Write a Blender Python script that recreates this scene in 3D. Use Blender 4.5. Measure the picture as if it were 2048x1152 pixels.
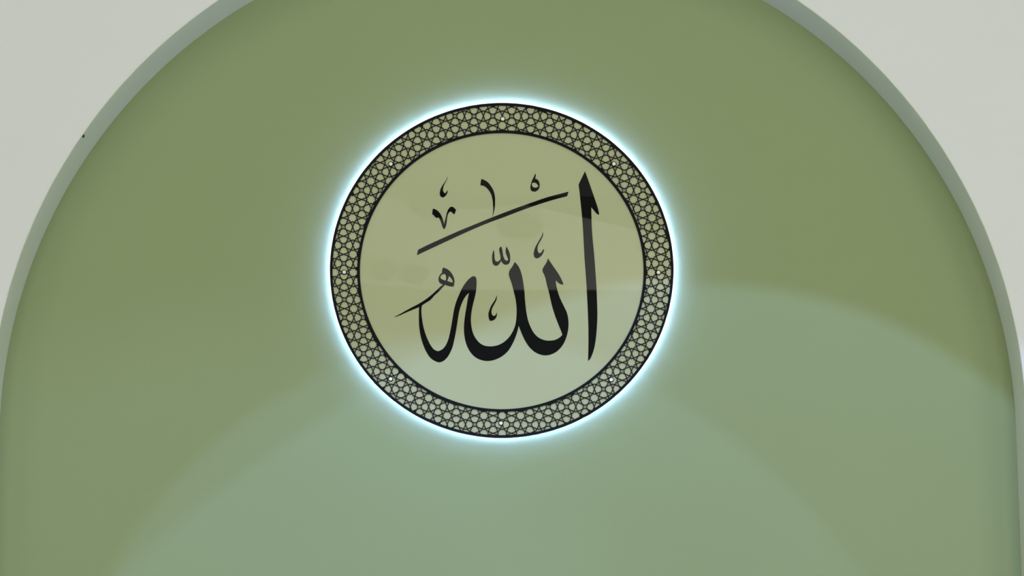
import bpy, bmesh, math, random
from math import sin, cos, pi, radians
from mathutils import Vector, Matrix
random.seed(4)
for o in list(bpy.data.objects): bpy.data.objects.remove(o)
S = bpy.context.scene
COL = S.collection

# ---------------------------------------------------------------- camera, light, exposure
FPX, PITCH, DIST, CZ = 6000.0, radians(13), 9.6, 1.6
cam_d = bpy.data.cameras.new('camera'); cam = bpy.data.objects.new('camera', cam_d); COL.objects.link(cam)
cam_d.sensor_width = 36.0; cam_d.lens = FPX / 2048 * 36.0; cam_d.clip_end = 100
cam.location = (0, -DIST, CZ); cam.rotation_euler = (pi / 2 + PITCH, 0, 0)
S.camera = cam
vs = S.view_settings
vs.view_transform = 'Standard'; vs.look = 'None'; vs.gamma = 1.0; vs.use_curve_mapping = False
vs.exposure = -0.06
w = bpy.data.worlds.new('world'); S.world = w; w.use_nodes = True
w.node_tree.nodes['Background'].inputs[0].default_value = (0.9, 1.0, 0.85, 1)
w.node_tree.nodes['Background'].inputs[1].default_value = 0.05

def area_lamp(name, loc, target, sx, sy, watts, col):
    d = bpy.data.lights.new(name, 'AREA'); d.shape = 'RECTANGLE'; d.size = sx; d.size_y = sy
    d.energy = watts; d.color = col
    o = bpy.data.objects.new(name, d); COL.objects.link(o); o.location = loc
    o.rotation_euler = (Vector(target) - Vector(loc)).to_track_quat('-Z', 'Y').to_euler()
    return o
def spot_lamp(name, loc, target, half_deg, watts, col, blend, rad=0.03):
    d = bpy.data.lights.new(name, 'SPOT'); d.spot_size = radians(2 * half_deg); d.spot_blend = blend
    d.energy = watts; d.color = col; d.shadow_soft_size = rad
    o = bpy.data.objects.new(name, d); COL.objects.link(o); o.location = loc
    o.rotation_euler = (Vector(target) - Vector(loc)).to_track_quat('-Z', 'Y').to_euler()
    return o
AMB = (1.0, 0.985, 0.99)  # area lamps below are unseen fill, added to light wall, niche and reveal
area_lamp('fill_light', (2.7, -12.0, 2.6), (0.0, 0, 3.6), 3.0, 3.2, 300, AMB)
area_lamp('fill_light', (-2.7, -12.0, 2.6), (0.0, 0, 3.6), 3.0, 3.2, 220, AMB)
area_lamp('fill_light', (5.6, -6.5, 2.6), (-0.6, 0, 3.0), 4.0, 3.0, 110, AMB)
area_lamp('fill_light', (-5.6, -6.5, 2.6), (0.6, 0, 3.0), 4.0, 3.0, 50, AMB)
area_lamp('fill_light', (0.0, -6.0, 8.2), (0.0, -5, 0), 6.0, 3.0, 90, AMB)
area_lamp('fill_light', (1.0, -11.5, 6.0), (0.5, -13, 7.0), 4.0, 0.8, 55, (0.95, 0.96, 1.0))  # added only to brighten the pale band mirrored in the gloss
BEAM = (0.29, 0.44, 1.0)
spot_lamp('beam_lamp', (-0.761, -5.0, 5.808), (-0.067, 0, 2.055), 13.466, 290, BEAM, 0.06)
spot_lamp('beam_lamp', (1.5, -3.0, 5.60), (0.291, 0, 1.059), 25.40, 240, BEAM, 0.02)
spot_lamp('beam_lamp', (-0.6, -5.0, 6.30), (-1.05, 0, 1.80), 16.5, 230, BEAM, 0.5)

# ---------------------------------------------------------------- materials
def mat(name, col, rough=0.6, spec=0.5, noise=None, bump=None, metal=0, coat=0):
    m = bpy.data.materials.new(name); m.use_nodes = True
    nt = m.node_tree; b = nt.nodes['Principled BSDF']
    b.inputs['Base Color'].default_value = (*col, 1); b.inputs['Roughness'].default_value = rough
    b.inputs['Specular IOR Level'].default_value = spec; b.inputs['Metallic'].default_value = metal
    b.inputs['Coat Weight'].default_value = coat
    tc = nt.nodes.new('ShaderNodeTexCoord')
    if noise:
        sc, amt = noise
        n = nt.nodes.new('ShaderNodeTexNoise'); n.inputs['Scale'].default_value = sc; n.inputs['Detail'].default_value = 4
        nt.links.new(tc.outputs['Object'], n.inputs['Vector'])
        mx = nt.nodes.new('ShaderNodeMix'); mx.data_type = 'RGBA'
        mx.inputs['A'].default_value = (*[c * (1 - amt) for c in col], 1)
        mx.inputs['B'].default_value = (*[min(1, c * (1 + amt)) for c in col], 1)
        nt.links.new(n.outputs['Fac'], mx.inputs['Factor']); nt.links.new(mx.outputs['Result'], b.inputs['Base Color'])
    if bump:
        sc, st = bump
        n = nt.nodes.new('ShaderNodeTexNoise'); n.inputs['Scale'].default_value = sc; n.inputs['Detail'].default_value = 5
        nt.links.new(tc.outputs['Object'], n.inputs['Vector'])
        bp = nt.nodes.new('ShaderNodeBump'); bp.inputs['Strength'].default_value = st; bp.inputs['Distance'].default_value = 0.002
        nt.links.new(n.outputs['Fac'], bp.inputs['Height']); nt.links.new(bp.outputs['Normal'], b.inputs['Normal'])
    return m
def emit(name, col, s):
    m = bpy.data.materials.new(name); m.use_nodes = True; nt = m.node_tree; nt.nodes.clear()
    e = nt.nodes.new('ShaderNodeEmission'); e.inputs[0].default_value = (*col, 1); e.inputs[1].default_value = s
    o = nt.nodes.new('ShaderNodeOutputMaterial'); nt.links.new(e.outputs[0], o.inputs[0]); return m
M_WHITE = mat('white_plaster', (0.74, 0.755, 0.765), 0.85, 0.2, (3.0, 0.015), (60, 0.12))
M_REVEAL = mat('white_reveal_bounce_tint', (0.69, 0.735, 0.62), 0.85, 0.2, (3.0, 0.02), (60, 0.12))  # white reveal with the green wall's bounce light tinted into its colour
M_GREEN = mat('green_paint', (0.283, 0.350, 0.182), 0.8, 0.15, (1.2, 0.03), (40, 0.08))
M_CREAM = mat('cream_panel', (0.465, 0.50, 0.305), 0.5, 0.0, (2.0, 0.01), None, 0, 1.0)
M_CREAM.node_tree.nodes['Principled BSDF'].inputs['Coat Roughness'].default_value = 0.01
M_BLACK = mat('black_gloss_vinyl', (0.006, 0.006, 0.006), 0.5, 0.0, None, None, 0, 1.0)
M_BLACK.node_tree.nodes['Principled BSDF'].inputs['Coat Roughness'].default_value = 0.01
M_LATT = mat('black_cut_sheet', (0.006, 0.0065, 0.003), 0.5, 0.08)
M_RIM = mat('black_rim', (0.006, 0.008, 0.009), 0.5, 0.06)
M_SCREW = mat('cream_screw_cap', (0.85, 0.86, 0.68), 0.35, 0.4)
M_LED = emit('led_strip', (0.31, 0.425, 1.0), 350)
M_INLAY = mat('grey_inlay', (0.30, 0.29, 0.22), 0.5, 0.1)
M_STEEL = mat('steel_spacer', (0.5, 0.5, 0.5), 0.35, 0.5, None, None, 1)
M_FLOOR = mat('green_carpet', (0.22, 0.26, 0.12), 0.95, 0.1, (4, 0.2))
M_ROOM = mat('hall_paint', (0.62, 0.63, 0.52), 0.85, 0.2, (2, 0.03))
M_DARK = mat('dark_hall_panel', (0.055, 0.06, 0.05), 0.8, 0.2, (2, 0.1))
M_REFL_STRIP = mat('grey_reflection_strip', (0.26, 0.26, 0.24), 0.85, 0.2, (2, 0.03))  # for the strip that gives the gloss its dim upper reflection
M_PALE = mat('pale_reflection_band', (0.85, 0.84, 0.80), 0.8, 0.2, (2, 0.03))  # for the added band that the gloss mirrors
M_NAIL = mat('dark_metal', (0.02, 0.02, 0.015), 0.5, 0.3)

# ---------------------------------------------------------------- helpers
def at(px, py, depth=0.0):
    """point on the vertical plane y = -depth seen at photo pixel (px, py); used as tracing coordinates"""
    x = (px - 1024) / FPX; y = (576 - py) / FPX
    dy = cos(PITCH) - y * sin(PITCH); dz = sin(PITCH) + y * cos(PITCH)
    Y = DIST - depth
    return (x / dy * Y, CZ + dz / dy * Y)
def link(name, me, m, parent=None):
    o = bpy.data.objects.new(name, me); COL.objects.link(o)
    if m: me.materials.append(m)
    if parent: o.parent = parent
    return o
def mesh(name, verts, faces, m, parent=None, smooth=False):
    me = bpy.data.meshes.new(name); me.from_pydata(verts, [], faces); me.validate(); me.update()
    bm = bmesh.new(); bm.from_mesh(me); bmesh.ops.recalc_face_normals(bm, faces=bm.faces); bm.to_mesh(me); bm.free()
    if smooth:
        for p in me.polygons: p.use_smooth = True
    return link(name, me, m, parent)
def struct(o): o['kind'] = 'structure'; return o
def box(name, a, b, m, parent=None):
    v = [(x, y, z) for x in (a[0], b[0]) for y in (a[1], b[1]) for z in (a[2], b[2])]
    f = [(0, 1, 3, 2), (4, 6, 7, 5), (0, 4, 5, 1), (2, 3, 7, 6), (0, 2, 6, 4), (1, 5, 7, 3)]
    return mesh(name, v, f, m, parent)
def sheet(name, loops, y_back, y_front, m, parent=None, origin=(0, 0)):
    """flat cut-out of real thickness: first loop(s) outlines, further loops holes (even-odd), in (x, z)"""
    cu = bpy.data.curves.new(name, 'CURVE'); cu.dimensions = '2D'; cu.fill_mode = 'BOTH'
    cu.extrude = abs(y_back - y_front) / 2
    for lp in loops:
        sp = cu.splines.new('POLY'); sp.points.add(len(lp) - 1)
        for i, (x, z) in enumerate(lp): sp.points[i].co = (x - origin[0], z - origin[1], 0, 1)
        sp.use_cyclic_u = True
    tmp = bpy.data.objects.new('tmp', cu); COL.objects.link(tmp)
    dg = bpy.context.evaluated_depsgraph_get()
    me = bpy.data.meshes.new_from_object(tmp.evaluated_get(dg)); me.name = name
    bpy.data.objects.remove(tmp); bpy.data.curves.remove(cu)
    mid = (y_back + y_front) / 2
    me.transform(Matrix(((1, 0, 0, 0), (0, 0, -1, mid), (0, 1, 0, 0), (0, 0, 0, 1))))
    me.materials.clear()
    return link(name, me, m, parent)
def smooth_loop(pts, n=6):
    """closed Catmull-Rom through points, straight through corners flagged True"""
    out = []; N = len(pts)
    for i in range(N):
        p0, p1, p2, p3 = pts[i - 1], pts[i], pts[(i + 1) % N], pts[(i + 2) % N]
        a = Vector(p1[:2]); b = Vector(p2[:2])
        L = (b - a).length
        def tan(prev, cur, nxt):
            u = Vector(cur[:2]) - Vector(prev[:2]); v = Vector(nxt[:2]) - Vector(cur[:2])
            lu, lv = max(u.length, 1e-9), max(v.length, 1e-9)
            return (u / lu * lv + v / lv * lu) / (lu + lv)          # unit-ish tangent, chord weighted
        t1 = (b - a) / L if p1[2] else tan(p0, p1, p2)
        t2 = (b - a) / L if p2[2] else tan(p1, p2, p3)
        if p1[2] and not p2[2]: t1 = (2 * (b - a) / L - t2)
        if p2[2] and not p1[2]: t2 = (2 * (b - a) / L - t1)
        for k in range(n):
            s = k / n; s2, s3 = s * s, s * s * s
            q = a * (2 * s3 - 3 * s2 + 1) + t1 * L * (s3 - 2 * s2 + s) + b * (-2 * s3 + 3 * s2) + t2 * L * (s3 - s2)
            out.append((q.x, q.y))
    return out
FR = {'A': (780, 320, 6.4), 'B': (960, 320, 6.4), 'C': (780, 480, 6.4), 'D': (960, 480, 6.4), 'E': (780, 580, 6.4),
      'F': (960, 580, 6.4), 'G': (820, 430, 12.8), 'H': (980, 370, 12.8), 'I': (850, 350, 25.6), 'J': (850, 405, 19.2),
      'K': (940, 350, 12.8), 'L': (1040, 340, 23.04), 'M': (970, 460, 15.36), 'N': (860, 520, 14.4)}
def trace(s, depth, n=6):
    """'B 1344,145c 1262,315 ...' : tracing-sheet letter, then points (c = corner)"""
    pts = []; fr = None
    for tok in s.split():
        if tok in FR: fr = FR[tok]; continue
        c = tok.endswith('c'); x, y = tok.rstrip('c').split(',')
        pts.append((fr[0] + float(x) / fr[2], fr[1] + float(y) / fr[2], c))
    return [at(x, y, depth) for x, y in smooth_loop(pts, n)]

# ---------------------------------------------------------------- the wall with its arched recess
AX, ARX, ARZ, SPR = -0.014, 1.651, 1.690, 3.362      # arch centre x, half axes, springing height
DEPTH = 0.195
def arch(k, grow=0.0, jit=0.0):
    n = 160; pts = [(AX - ARX - grow, 0.0)]
    for i in range(24): pts.append((AX - ARX - grow, SPR * (i + 1) / 25))
    for i in range(n + 1):
        a = pi - pi * i / n
        j = grow + (random.uniform(-jit, jit) if jit else 0)
        pts.append((AX + (ARX + j) * cos(a), SPR + (ARZ + j) * sin(a)))
    for i in range(24): pts.append((AX + ARX + grow, SPR * (24 - i) / 25))
    pts.append((AX + ARX + grow, 0.0))
    return pts
W, H = 6.0, 8.5
edge = arch(0, 0.003, 0.0007)
loop = [(-W, 0), (-W, H), (W, H), (W, 0)] + [(x, z) for x, z in reversed(edge)]
struct(sheet('wall_front', [loop], -DEPTH + 0.02, -DEPTH, M_WHITE))
# rounded arris + reveal
inner = arch(0)
profile = [(0.0035, -DEPTH - 0.0002, 0), (0.002, -DEPTH - 0.0006, 0), (0.0005, -DEPTH + 0.0008, 0), (0.0, -DEPTH + 0.004, 0), (0, -DEPTH * .5, 0), (0, -0.0005, 0)]
vv = []; ff = []; NP = len(inner)
jits = [random.uniform(-0.0007, 0.0007) for _ in range(NP)]
for q, (g, y, _) in enumerate(profile):
    pts = arch(0, g)
    for i, (x, z) in enumerate(pts):
        k = jits[i] if q < 3 else 0
        dx, dz = (x - AX), max(z - SPR, 0); L = math.hypot(dx, dz)
        vv.append((x + dx / L * k, y, z + dz / L * k))
for q in range(len(profile) - 1):
    for i in range(NP - 1):
        a = q * NP + i; ff.append((a, a + 1, a + NP + 1, a + NP))
struct(mesh('trim_1', vv, ff, M_REVEAL, None, True))
struct(box('wall_niche', (-2.2, 0.0, 0), (2.2, 0.05, 5.6), M_GREEN))
# a small raised fleck of plaster on the white wall
fx, fz = at(1766, 100, DEPTH)
bm = bmesh.new(); bmesh.ops.create_icosphere(bm, subdivisions=2, radius=0.0035)
for v in bm.verts: v.co = Vector((v.co.x * random.uniform(.8, 1.2) + fx, v.co.y * 0.5 - DEPTH, v.co.z * random.uniform(.8, 1.3) + fz))
me = bpy.data.meshes.new('plaster_fleck'); bm.to_mesh(me); bm.free()
link('plaster_fleck', me, M_WHITE, bpy.data.objects['wall_front'])

# ---------------------------------------------------------------- rest of the hall (behind the camera, seen in the gloss)
struct(box('floor', (-W, -13, -0.1), (W, 0.05, 0), M_FLOOR))
struct(box('ceiling', (-W, -13, H), (W, 0.05, H + 0.1), M_ROOM))
struct(box('wall_left', (-W - 0.1, -13, 0), (-W, 0.05, H), M_ROOM))
struct(box('wall_right', (W, -13, 0), (W + 0.1, 0.05, H), M_ROOM))
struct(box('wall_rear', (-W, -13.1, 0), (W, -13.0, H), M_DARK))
def rear(px, py, y=-12.96):
    # where on the rear wall the glossy panel mirrors pixel (px, py)
    k = (DIST + (-y)) / DIST
    x, z = at(px, py)
    return (x * k, CZ + (z - CZ) * k)
top = [(-200, 360), (700, 392), (800, 400), (860, 420), (950, 424), (1040, 412), (1150, 436), (1300, 470), (2300, 470)]
bot = [(2300, 583), (860, 583), (700, 566), (-200, 566)]
f = sheet('reflection_band', [[rear(*p) for p in top + bot]], -12.999, -12.96, M_PALE)  # unseen band added and shaped so the panel mirrors a bright strip
f['label'] = 'pale band added on the dark rear wall to be mirrored in the glossy medallion'; f['category'] = 'reflection band'
struct(box('reflection_strip', (-W, -12.99, rear(0, 396)[1]), (W, -12.975, H), M_REFL_STRIP))  # added lighter strip, gives the panel top a dim reflection

# ---------------------------------------------------------------- the round medallion
MX, MZ = at(1003.5, 545.9)
root = bpy.data.objects.new('wall_medallion', None); COL.objects.link(root)
root.location = (MX, 0, MZ)
root['label'] = 'round backlit medallion with Arabic calligraphy and black lattice border on the green niche wall'
root['category'] = 'wall decoration'
root_inv = Matrix.Translation((-MX, 0, -MZ))
def child(o, par=None):
    o.parent = par or root
    o.data.transform(root_inv)
    return o
CX, CY, RA, RB, G = 1003.5, 545.7, 343.7, 334.5, 0.0155
D_PANEL, D_LATT, D_LETT = 0.036, 0.0400, 0.0372
def uv(u, v, depth):
    k = 1 - G * v
    return at(CX + RA * u / k, CY - RB * v / k, depth)
def ring(r, depth, n=256): return [uv(r * cos(2 * pi * i / n), r * sin(2 * pi * i / n), depth) for i in range(n)]
R_IN = 283.8 / 343.7
child(sheet('backing_panel', [ring(0.997, D_LATT)], -0.030, -D_PANEL, M_CREAM))
def tube_ring(name, r, rad_x, y0, y1, m, n=256, rise=0.0):
    """solid ring of rectangular section between radii r and r - rad_x"""
    a = ring(r, D_LATT, n); b = ring(r - rad_x, D_LATT, n); v = []; f = []
    for L, y in ((a, y0), (a, y1), (b, y1), (b, y0)): v += [(x, y, z + rise) for x, z in L]
    for q in range(4):
        for i in range(n):
            j = (i + 1) % n; q2 = (q + 1) % 4
            f.append((q * n + i, q * n + j, q2 * n + j, q2 * n + i))
    return child(mesh(name, v, f, m))
tube_ring('outer_rim', 1.0, 5.0 / 343.7, -0.0295, -0.0412, M_RIM)
tube_ring('inner_rim', R_IN + 5.2 / 343.7, 5.2 / 343.7, -0.0362, -0.0412, M_RIM)
led = tube_ring('light_strip', 0.976, 0.010, -0.0120, -0.0130, M_LED, rise=0.011)
led['label'] = 'cold white light strip hidden behind the disc edge'
tube_ring('strip_carrier', 0.976, 0.011, -0.0132, -0.0291, M_RIM, rise=0.011)

child(sheet('bounce_blocker', [ring(0.996, D_LATT)], -0.0292, -0.0298, M_RIM))  # dark disc added to stop strip light bouncing off the panel back
# lattice border: every opening of the eight-fold star pattern is a hole in the black sheet
P = 0.1084; LW = 1.42 / 343.7
def pol(r, a): return (r * cos(radians(a)), r * sin(radians(a)))
def cells():
    rO, rP, rS = 0.5, 0.2071, 0.2706
    star = []
    for k in range(8): star += [pol(rP, 45 * k), pol(rS, 45 * k + 22.5)]
    yield 'star', star
    for k in range(8): yield 'kite', [pol(rO, 45 * k), pol(rS, 45 * k + 22.5), pol(rP, 45 * k), pol(rS, 45 * k - 22.5)]
    d = 0.35355; e = 0.4142
    c = [(d, 1 - d), (0.5, 1 - e), (1 - d, 1 - d), (e + 0.0, 0)]
    # cross shape at the cell centre
    q = []
    for k in range(4):
        q += [(0.5 + 0.20711 * cos(radians(45 + 90 * k)), 0.5 + 0.20711 * sin(radians(45 + 90 * k))),
              (0.5 + 0.0858 * cos(radians(90 + 90 * k)), 0.5 + 0.0858 * sin(radians(90 + 90 * k)))]
    yield 'cross', q
    s = pol(rS, 22.5)
    pet = [(0.5, 0), (1 - s[0], s[1]), (1 - d, d), (0.5, e), (d, d), (s[0], s[1])]
    yield 'petal', pet
    yield 'petal', [(x, -y) for x, y in pet]
    yield 'petal', [(y, x) for x, y in pet]
    yield 'petal', [(-y, x) for x, y in pet]
def area(p): return sum(p[i][0] * p[(i + 1) % len(p)][1] - p[(i + 1) % len(p)][0] * p[i][1] for i in range(len(p))) / 2
def inset(p, w):
    if area(p) < 0: p = p[::-1]
    n = len(p); out = []
    for i in range(n):
        a, b, c = Vector(p[i - 1]), Vector(p[i]), Vector(p[(i + 1) % n])
        u = (b - a).normalized(); v = (c - b).normalized()
        n1 = Vector((-u.y, u.x)); n2 = Vector((-v.y, v.x))
        bis = n1 + n2
        if bis.length < 1e-6: bis = n1
        bis.normalize(); k = w / max(bis.dot(n1), 0.35)
        out.append(b + bis * k)
    return [(q.x, q.y) for q in out]
def roundc(p, cut):
    """take the points off the acute corners"""
    out = []; n = len(p)
    for i in range(n):
        a, b, c = Vector(p[i - 1]), Vector(p[i]), Vector(p[(i + 1) % n])
        l1, l2 = (a - b).length, (c - b).length
        c1 = min(cut, l1 * .4); c2 = min(cut, l2 * .4)
        p1 = b + (a - b) / l1 * c1; p2 = b + (c - b) / l2 * c2
        for t in (0, .5, 1): out.append(tuple(p1 * (1 - t) ** 2 + b * 2 * t * (1 - t) + p2 * t * t))
    return out
def clip(p, nx, ny, d):
    """keep the side nx*x + ny*y <= d"""
    out = []; n = len(p)
    for i in range(n):
        a, b = p[i], p[(i + 1) % n]; da = nx * a[0] + ny * a[1] - d; db = nx * b[0] + ny * b[1] - d
        if da <= 0: out.append(a)
        if da * db < 0:
            t = da / (da - db); out.append((a[0] + (b[0] - a[0]) * t, a[1] + (b[1] - a[1]) * t))
    return out
R1 = 1.0 - 5.0 / 343.7; R0 = R_IN + 5.0 / 343.7
OU, OV = (1004.6 - CX) / RA, 0.003
screws_px = [(1005.5, 238), (781.5, 328), (688.5, 544.3), (781.3, 758), (1002, 846.5), (1222.5, 759.5), (1317, 545), (1228, 327.8)]
def inv(px, py):
    v = (CY - py) / RB; v = v / (1 + G * v); return ((px - CX) / RA * (1 - G * v), v)
screws = [inv(*p) for p in screws_px]
SR = 5.4 / 343.7
holes = []; inlay = []
for i in range(-11, 12):
    for j in range(-11, 12):
        for kind, c in cells():
            w_ = LW / 2 / P
            q = roundc(inset(c, w_), 0.02 if kind in ('petal', 'star') else 0.04)
            q = [((x + i) * P + OU, (y + j) * P + OV) for x, y in q]
            cx_ = sum(p[0] for p in q) / len(q); cy_ = sum(p[1] for p in q) / len(q); r = math.hypot(cx_, cy_)
            if r < R0 - 0.09 or r > R1 + 0.09: continue
            nx, ny = cx_ / r, cy_ / r
            rs = [p[0] * nx + p[1] * ny for p in q]
            if max(rs) > R1 - 0.002: q = clip(q, nx, ny, R1 - 0.0005)
            if len(q) > 2 and min(p[0] * nx + p[1] * ny for p in q) < R0 + 0.002: q = clip(q, -nx, -ny, -(R0 + 0.0005))
            if len(q) < 3: continue
            A = abs(area(q)) / P / P
            full = {'star': .17, 'kite': .02, 'cross': .02, 'petal': .05}[kind]
            if A < 0.010: continue
            # the ring around each screw swallows what it covers
            for sx, sy in screws:
                dd = math.hypot(cx_ - sx, cy_ - sy)
                if min(math.hypot(p[0] - sx, p[1] - sy) for p in q) < SR:
                    ux, uy = (cx_ - sx) / dd, (cy_ - sy) / dd
                    q2 = []
                    m = len(q)
                    for t in range(m):
                        a_, b_ = Vector(q[t]), Vector(q[(t + 1) % m])
                        for s_ in range(4): q2.append(tuple(a_ + (b_ - a_) * s_ / 4))
                    q = []
                    for p in q2:
                        e = Vector((p[0] - sx, p[1] - sy))
                        if e.length < SR: e = e.normalized() * SR if e.length > 1e-6 else Vector((ux, uy)) * SR
                        q.append((sx + e.x, sy + e.y))
            if abs(area(q)) / P / P < 0.008: continue
            holes.append(q)
            if kind in ('kite', 'cross'): inlay.append([((x + i) * P + OU, (y + j) * P + OV) for x, y in inset(c, w_ * 0.6)])
def cut_sheet(name, outer, inner, holes, y_back, y_front, m):
    """black sheet with every hole cut through, meshed by constrained triangulation"""
    from mathutils.geometry import delaunay_2d_cdt
    n = 512
    circ = lambda r: [(r * cos(2 * pi * i / n), r * sin(2 * pi * i / n)) for i in range(n)]
    co = []; ed = []
    for lp in [circ(outer), circ(inner)] + holes:
        b = len(co); L = len(lp); co += [Vector(q) for q in lp]
        ed += [(b + i, b + (i + 1) % L) for i in range(L)]
    vo, eo, fo, _, _, _ = delaunay_2d_cdt(co, ed, [], 0, 1e-5)
    GS = 0.06; grid = {}
    for h in holes:
        xs = [q[0] for q in h]; ys = [q[1] for q in h]
        for gx in range(int(min(xs) // GS), int(max(xs) // GS) + 1):
            for gy in range(int(min(ys) // GS), int(max(ys) // GS) + 1): grid.setdefault((gx, gy), []).append(h)
    def inside(x, y, h):
        c = False; j = len(h) - 1
        for i in range(len(h)):
            xi, yi = h[i]; xj, yj = h[j]
            if (yi > y) != (yj > y) and x < (xj - xi) * (y - yi) / (yj - yi) + xi: c = not c
            j = i
        return c
    keep = []
    for f_ in fo:
        x = sum(vo[i].x for i in f_) / 3; y = sum(vo[i].y for i in f_) / 3; r = math.hypot(x, y)
        if r > outer * 0.99999 or r < inner: continue
        if any(inside(x, y, h) for h in grid.get((int(x // GS), int(y // GS)), ())): continue
        keep.append(tuple(f_))
    seen = {}
    for f_ in keep:
        for i in range(3): e = (f_[i], f_[(i + 1) % 3]); seen[tuple(sorted(e))] = seen.get(tuple(sorted(e)), 0) + 1
    N = len(vo); flat = [uv(q.x, q.y, D_LATT) for q in vo]
    V = [(x, y_front, z) for x, z in flat] + [(x, y_back, z) for x, z in flat]
    F = keep + [(a, b, b + N, a + N) for (a, b), k in seen.items() if k == 1]
    me = bpy.data.meshes.new(name); me.from_pydata(V, [], F)
    bm = bmesh.new(); bm.from_mesh(me)
    bmesh.ops.delete(bm, geom=[v for v in bm.verts if not v.link_faces], context='VERTS')
    bmesh.ops.recalc_face_normals(bm, faces=bm.faces); bm.to_mesh(me); bm.free()
    return link(name, me, m)
child(cut_sheet('lattice_border', R1 + 0.002, R0 - 0.002, holes, -D_PANEL - 0.0001, -D_LATT, M_LATT))
V = []; F = []
for q in inlay:
    if any(math.hypot(a, b) > R1 + 0.003 or math.hypot(a, b) < R0 - 0.003 for a, b in q):
        q = [(a * t / r_, b * t / r_) for a, b in q for r_ in [math.hypot(a, b)] for t in [min(max(r_, R0 - 0.003), R1 + 0.003)]]
    b0 = len(V); V += [(x, -D_PANEL - 0.0004, z) for x, z in (uv(a, b, D_PANEL) for a, b in q)]
    c0 = len(V); cx_ = sum(v[0] for v in V[b0:]) / len(q); cz_ = sum(v[2] for v in V[b0:]) / len(q); V.append((cx_, -D_PANEL - 0.0004, cz_))
    F += [(b0 + t, b0 + (t + 1) % len(q), c0) for t in range(len(q))]
o = child(mesh('inlay', V, F, M_INLAY)); o['label'] = 'grey fill in the smallest openings of the lattice'
for sx, sy in screws:
    prof = [(5.0, -D_PANEL), (5.0, -0.0405), (4.6, -0.0408)]
    n = 28
    # spacer ring
    v = []; f = []
    for r_, y in ((5.1, -D_PANEL), (5.1, -0.0407), (3.7, -0.0407), (3.7, -D_PANEL)):
        for i in range(n):
            x, z = uv(sx + r_ / 343.7 * cos(2 * pi * i / n), sy + r_ / 343.7 * sin(2 * pi * i / n), D_LATT); v.append((x, y, z))
    for q in range(3):
        for i in range(n): f.append((q * n + i, q * n + (i + 1) % n, (q + 1) * n + (i + 1) % n, (q + 1) * n + i))
    col = mesh('screw_collar', v, f, M_LATT)
    v = []; f = []
    lv = ((3.6, -D_PANEL), (3.6, -0.0412), (3.0, -0.0418), (1.3, -0.0421), (1.1, -0.0417))
    for r_, y in lv:
        for i in range(n):
            x, z = uv(sx + r_ / 343.7 * cos(2 * pi * i / n), sy + r_ / 343.7 * sin(2 * pi * i / n), D_LATT); v.append((x, y, z))
    for q in range(len(lv) - 1):
        for i in range(n): f.append((q * n + i, q * n + (i + 1) % n, (q + 1) * n + (i + 1) % n, (q + 1) * n + i))
    f.append(tuple(range((len(lv) - 1) * n, len(lv) * n)))
    sc = child(mesh('screw', v, f, M_SCREW))
    sc['label'] = 'small cream screw cap in a black collar'
    col.data.transform(root_inv); col.parent = sc
    # spacer rod from the wall to the back of the panel
    v = []; f = []
    for y in (0.0, -0.030):
        for i in range(n):
            x, z = uv(sx + 4 / 343.7 * cos(2 * pi * i / n), sy + 4 / 343.7 * sin(2 * pi * i / n), D_LATT); v.append((x, y, z))
    for i in range(n): f.append((i, (i + 1) % n, n + (i + 1) % n, n + i))
    sp = mesh('spacer', v, f, M_STEEL); sp.data.transform(root_inv); sp.parent = sc

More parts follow.
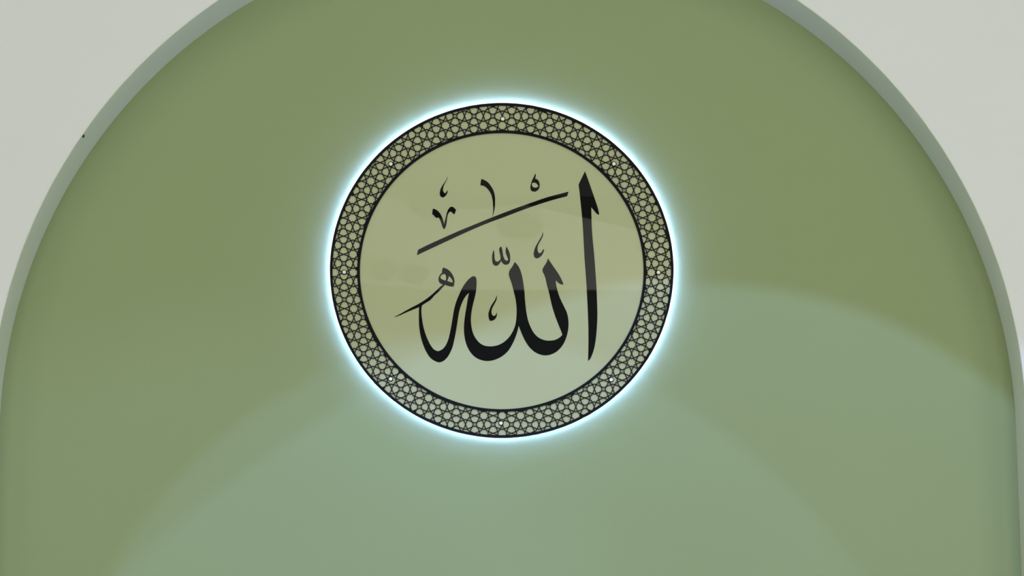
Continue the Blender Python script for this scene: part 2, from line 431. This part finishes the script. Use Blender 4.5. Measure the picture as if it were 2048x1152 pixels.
# ---------------------------------------------------------------- calligraphy
def letter(name, label, outlines, n=6):
    o = sheet(name, [trace(s, D_LETT, n) for s in outlines], -D_PANEL - 0.0002, -D_LETT, M_BLACK)
    child(o); o['label'] = label; return o
letter('calligraphy_letter', 'tall upright black alif stroke on the right', [
 'B 1344,145c 1300,235 1262,315c 1272,390 1290,560 1308,740 1325,1000 D 1338,230 1354,440 1368,660 1380,900 1388,1150 '
 'F 1388,720 1383,908c 1402,890 1438,820 1467,720 1485,600 1497,460 1502,300 1496,100 D 1490,600 1477,400 1462,200 1443,0 '
 'B 1431,860 1426,700 1424,606c 1455,640 1487,680 1505,695 1526,697c 1512,630 1480,530 1430,385 1385,255'])
letter('calligraphy_letter', 'large joined black letters lam, lam and heh across the disc', [
 'D 868,232c 920,310 975,390 1020,460 1050,520 1069,568c 1040,567 1010,553 985,530 970,514c 974,570 990,640 1015,720 1050,800 1085,870 '
 'F 1108,280 1126,350 1133,440 1122,540 1090,645 1040,730 970,795 900,827 840,836 780,828 710,798 650,750 590,670 545,580 512,500 496,455c '
 '480,520 455,600 415,690 350,790 270,855 180,895 90,908 E 1150,890 1080,850 1020,780 980,700 955,600 947,500 952,400 965,300 985,180 1000,90 1012,36c '
 '980,65 945,115 915,180 888,265 872,350 855,460 838,560 820,650 798,735 770,800 730,865 680,910 630,925 575,908 520,870 470,800 425,700 395,600 375,480 370,350 373,218c '
 '320,240 220,282 130,322 46,350c 140,300 250,238 370,175 450,125 540,55 C 600,640 640,600 N 372,710c 330,690 285,662 258,620 247,560 257,490 290,425 345,370c '
 '350,300 362,250 380,217c 440,235 510,270 570,320 620,380 662,450 690,520 705,600 698,680 677,766c 620,762 540,750 480,730 437,712c '
 '370,780 280,880 200,955 120,1030 C 520,765 470,797 412,835c 403,870 E 402,240 402,290 410,370 425,460 450,550 485,640 525,715 565,762 612,782 660,765 705,720 740,650 765,560 785,460 805,340 825,230 850,145 880,70 '
 'C 930,605 970,545 1020,490 1060,465 1085,465 1101,485 1108,540 1106,600 1098,670 1083,740 1063,820 1048,890 1040,950 1035,1010 1040,1090 '
 'E 1048,500 1070,570 1105,630 1150,680 1210,712 1280,721 1360,712 1440,678 1500,630 1555,560 1590,490 1612,410 1620,320 1620,220 1608,120 1590,40 '
 'C 1567,590 1547,525 1530,480 1521,430 1530,390 1562,345 1582,310 1597,281c 1625,310 1652,350 1676,410 1692,470 1704,540 1714,610 1721,670 1727,760 1735,840 1745,920 '
 'F 619,400 650,480 690,550 745,605 820,640 900,648 970,635 1020,607 1055,572c 1040,530 1000,430 962,330 930,230 905,130 875,0 '
 'D 860,590 845,520 825,450 805,410 800,380 815,345 842,303 862,262',
 'N 292,492c 325,440 365,412 405,404 437,410 458,445 464,500 462,550 455,592c 410,582 350,558 315,530',
 'N 540,462c 585,500 625,550 645,590 658,642c 610,640 550,620 494,602c 515,560 530,510'], 5)
letter('vowel_stroke', 'long slanting black stroke above the letters', [
 'G 207,890c 500,745 870,578 1200,430 1600,265 H 0,850 300,732 700,580 1100,437 1500,303 1780,230 2010,170c 1973,287c 1800,330 1500,415 1100,545 700,690 300,843 0,952 '
 'G 1500,415 1100,597 600,830 177,1028c'])
letter('dagger_alif', 'curved black stroke rising from the slanting stroke', [
 'K 292,100c 380,135 460,190 530,275 590,375 625,480 640,590 641,700 632,850 610,950 577,1072c 585,1000 592,900 590,780 583,670 565,570 530,470 480,390 420,325 350,280 270,265c 275,180'])
letter('vowel_mark', 'small black comma mark at the top left', [
 'I 1158,70c 1120,190 1020,350 920,500 850,610 800,720 770,830 755,930 765,1020 810,1100 870,1140 940,1140 1020,1095 1090,1010 1140,920 1163,830 1150,780c 1110,850 1070,900 1015,940c 960,880 925,800 925,700 945,590 1000,460 1080,310 1145,180'])
letter('small_letter_mark', 'small black seven shaped mark left of the slanting stroke', [
 'J 310,235c 400,262 490,320 560,395 620,490 670,600 710,730 738,850c 760,720 790,600 825,460 860,340 910,240 970,175 1030,160 1100,190 1150,235 1190,285c 1165,360 1128,455c 1080,425 1040,375 990,350 940,365 895,420 860,520 843,660 825,800 795,930 732,1030c 680,950 630,800 590,690 560,630 515,565c 470,590 420,575 370,530 330,485 282,460c 285,340'])
letter('vowel_mark', 'small black loop mark above the right end of the slanting stroke', [
 'L 705,155c 660,270 590,410 530,560 495,680 480,800 500,910 535,965c 600,985 680,995 750,975 830,915 885,820 908,700 890,580 840,480 765,420 690,398c 715,340 722,270 722,190',
 'L 548,660c 560,605 600,585 660,583 730,598 790,650 845,735c 800,790 720,812 660,808 600,785 562,735'])
letter('doubling_mark', 'small black three toothed mark above the middle letter', [
 'M 260,610c 235,700 218,800 220,900 232,1000 265,1070 320,1095 380,1092 430,1050 470,990 497,938c 530,1000 580,1050 640,1065 700,1055 745,1015 767,950 772,860 765,760 740,670 700,580 664,505c 645,560 635,640 650,740 690,840 708,900 705,930c 660,940 620,920 590,870 560,790 545,700 530,600 500,512c 460,530 440,570 440,640 455,720 475,810 478,890c 450,930 400,965 355,968 320,945 298,880 290,780 280,680'])
letter('vowel_mark', 'small black comma mark above the right lam', [
 'M 1773,65c 1750,160 1680,290 1610,410 1550,520 1510,640 1497,740 1520,830 1570,868 1630,862 1700,820 1760,750 1795,680 1808,600 1795,585c 1760,640 1720,695 1680,710 1645,695 1620,640 1612,560 1635,460 1690,350 1750,240 1782,150'])
letter('vowel_mark', 'small black comma mark inside the curve of the middle letters', [
 'C 1367,707c 1345,765 1305,825 1275,890 1260,950 1263,990 1277,1032c 1310,1032 1350,1005 1367,965 1368,922c 1355,955 1330,973 1310,960 1298,925 1305,880 1335,820 1362,765'])

# ---------------------------------------------------------------- nail at the left edge of the arch
nx_, nz_ = at(167.8, 273.5, DEPTH - 0.006)
v = []; f = []; n = 14
for y, r in ((0.0, 0.0016), (-0.012, 0.0016), (-0.012, 0.0036), (-0.0145, 0.0036), (-0.0155, 0.002)):
    for i in range(n): v.append((r * cos(2 * pi * i / n) * 0.8, y, r * 1.5 * sin(2 * pi * i / n)))
for q in range(4):
    for i in range(n): f.append((q * n + i, q * n + (i + 1) % n, (q + 1) * n + (i + 1) % n, (q + 1) * n + i))
f.append(tuple(range(4 * n, 5 * n)))
na = mesh('nail', v, f, M_NAIL)
na.location = (nx_, -DEPTH + 0.011, nz_); na.rotation_euler = (0, radians(20), 0)
na['label'] = 'small dark nail head on the upper left edge of the arch'; na['category'] = 'nail'

# ---------------------------------------------------------------- dark ovals added at the rear, shaped only for the reflection in the gloss
def dome(px, py, rx, rz, label):
    x, z = rear(px, py, -12.6); k = 1.6e-3 * 2.32
    vv = []; ff = []; n = 32; m = 8
    for j in range(m + 1):
        a = pi * j / m
        for i in range(n):
            b = 2 * pi * i / n
            vv.append((rx * k * sin(a) * cos(b), -0.10 * cos(a), rz * k * sin(a) * sin(b)))
    for j in range(m):
        for i in range(n): ff.append((j * n + i, j * n + (i + 1) % n, (j + 1) * n + (i + 1) % n, (j + 1) * n + i))
    o = mesh('reflection_oval', vv, ff, M_NAIL, None, True); o.location = (x, -12.86, z)
    o['label'] = label; o['category'] = 'reflection oval'; o['group'] = 'dark ovals added for the gloss to mirror'
for a in ((762, 530, 30, 21, 'added dark oval at the far left of the pale rear band'),
          (827, 538, 29, 19, 'added dark oval second from the left on the pale rear band'),
          (1040, 442, 47, 27, 'large added dark oval at the right of the pale rear band'),
          (868, 398, 52, 30, 'added dark oval overlapping the top of the pale rear band')):
    dome(*a)
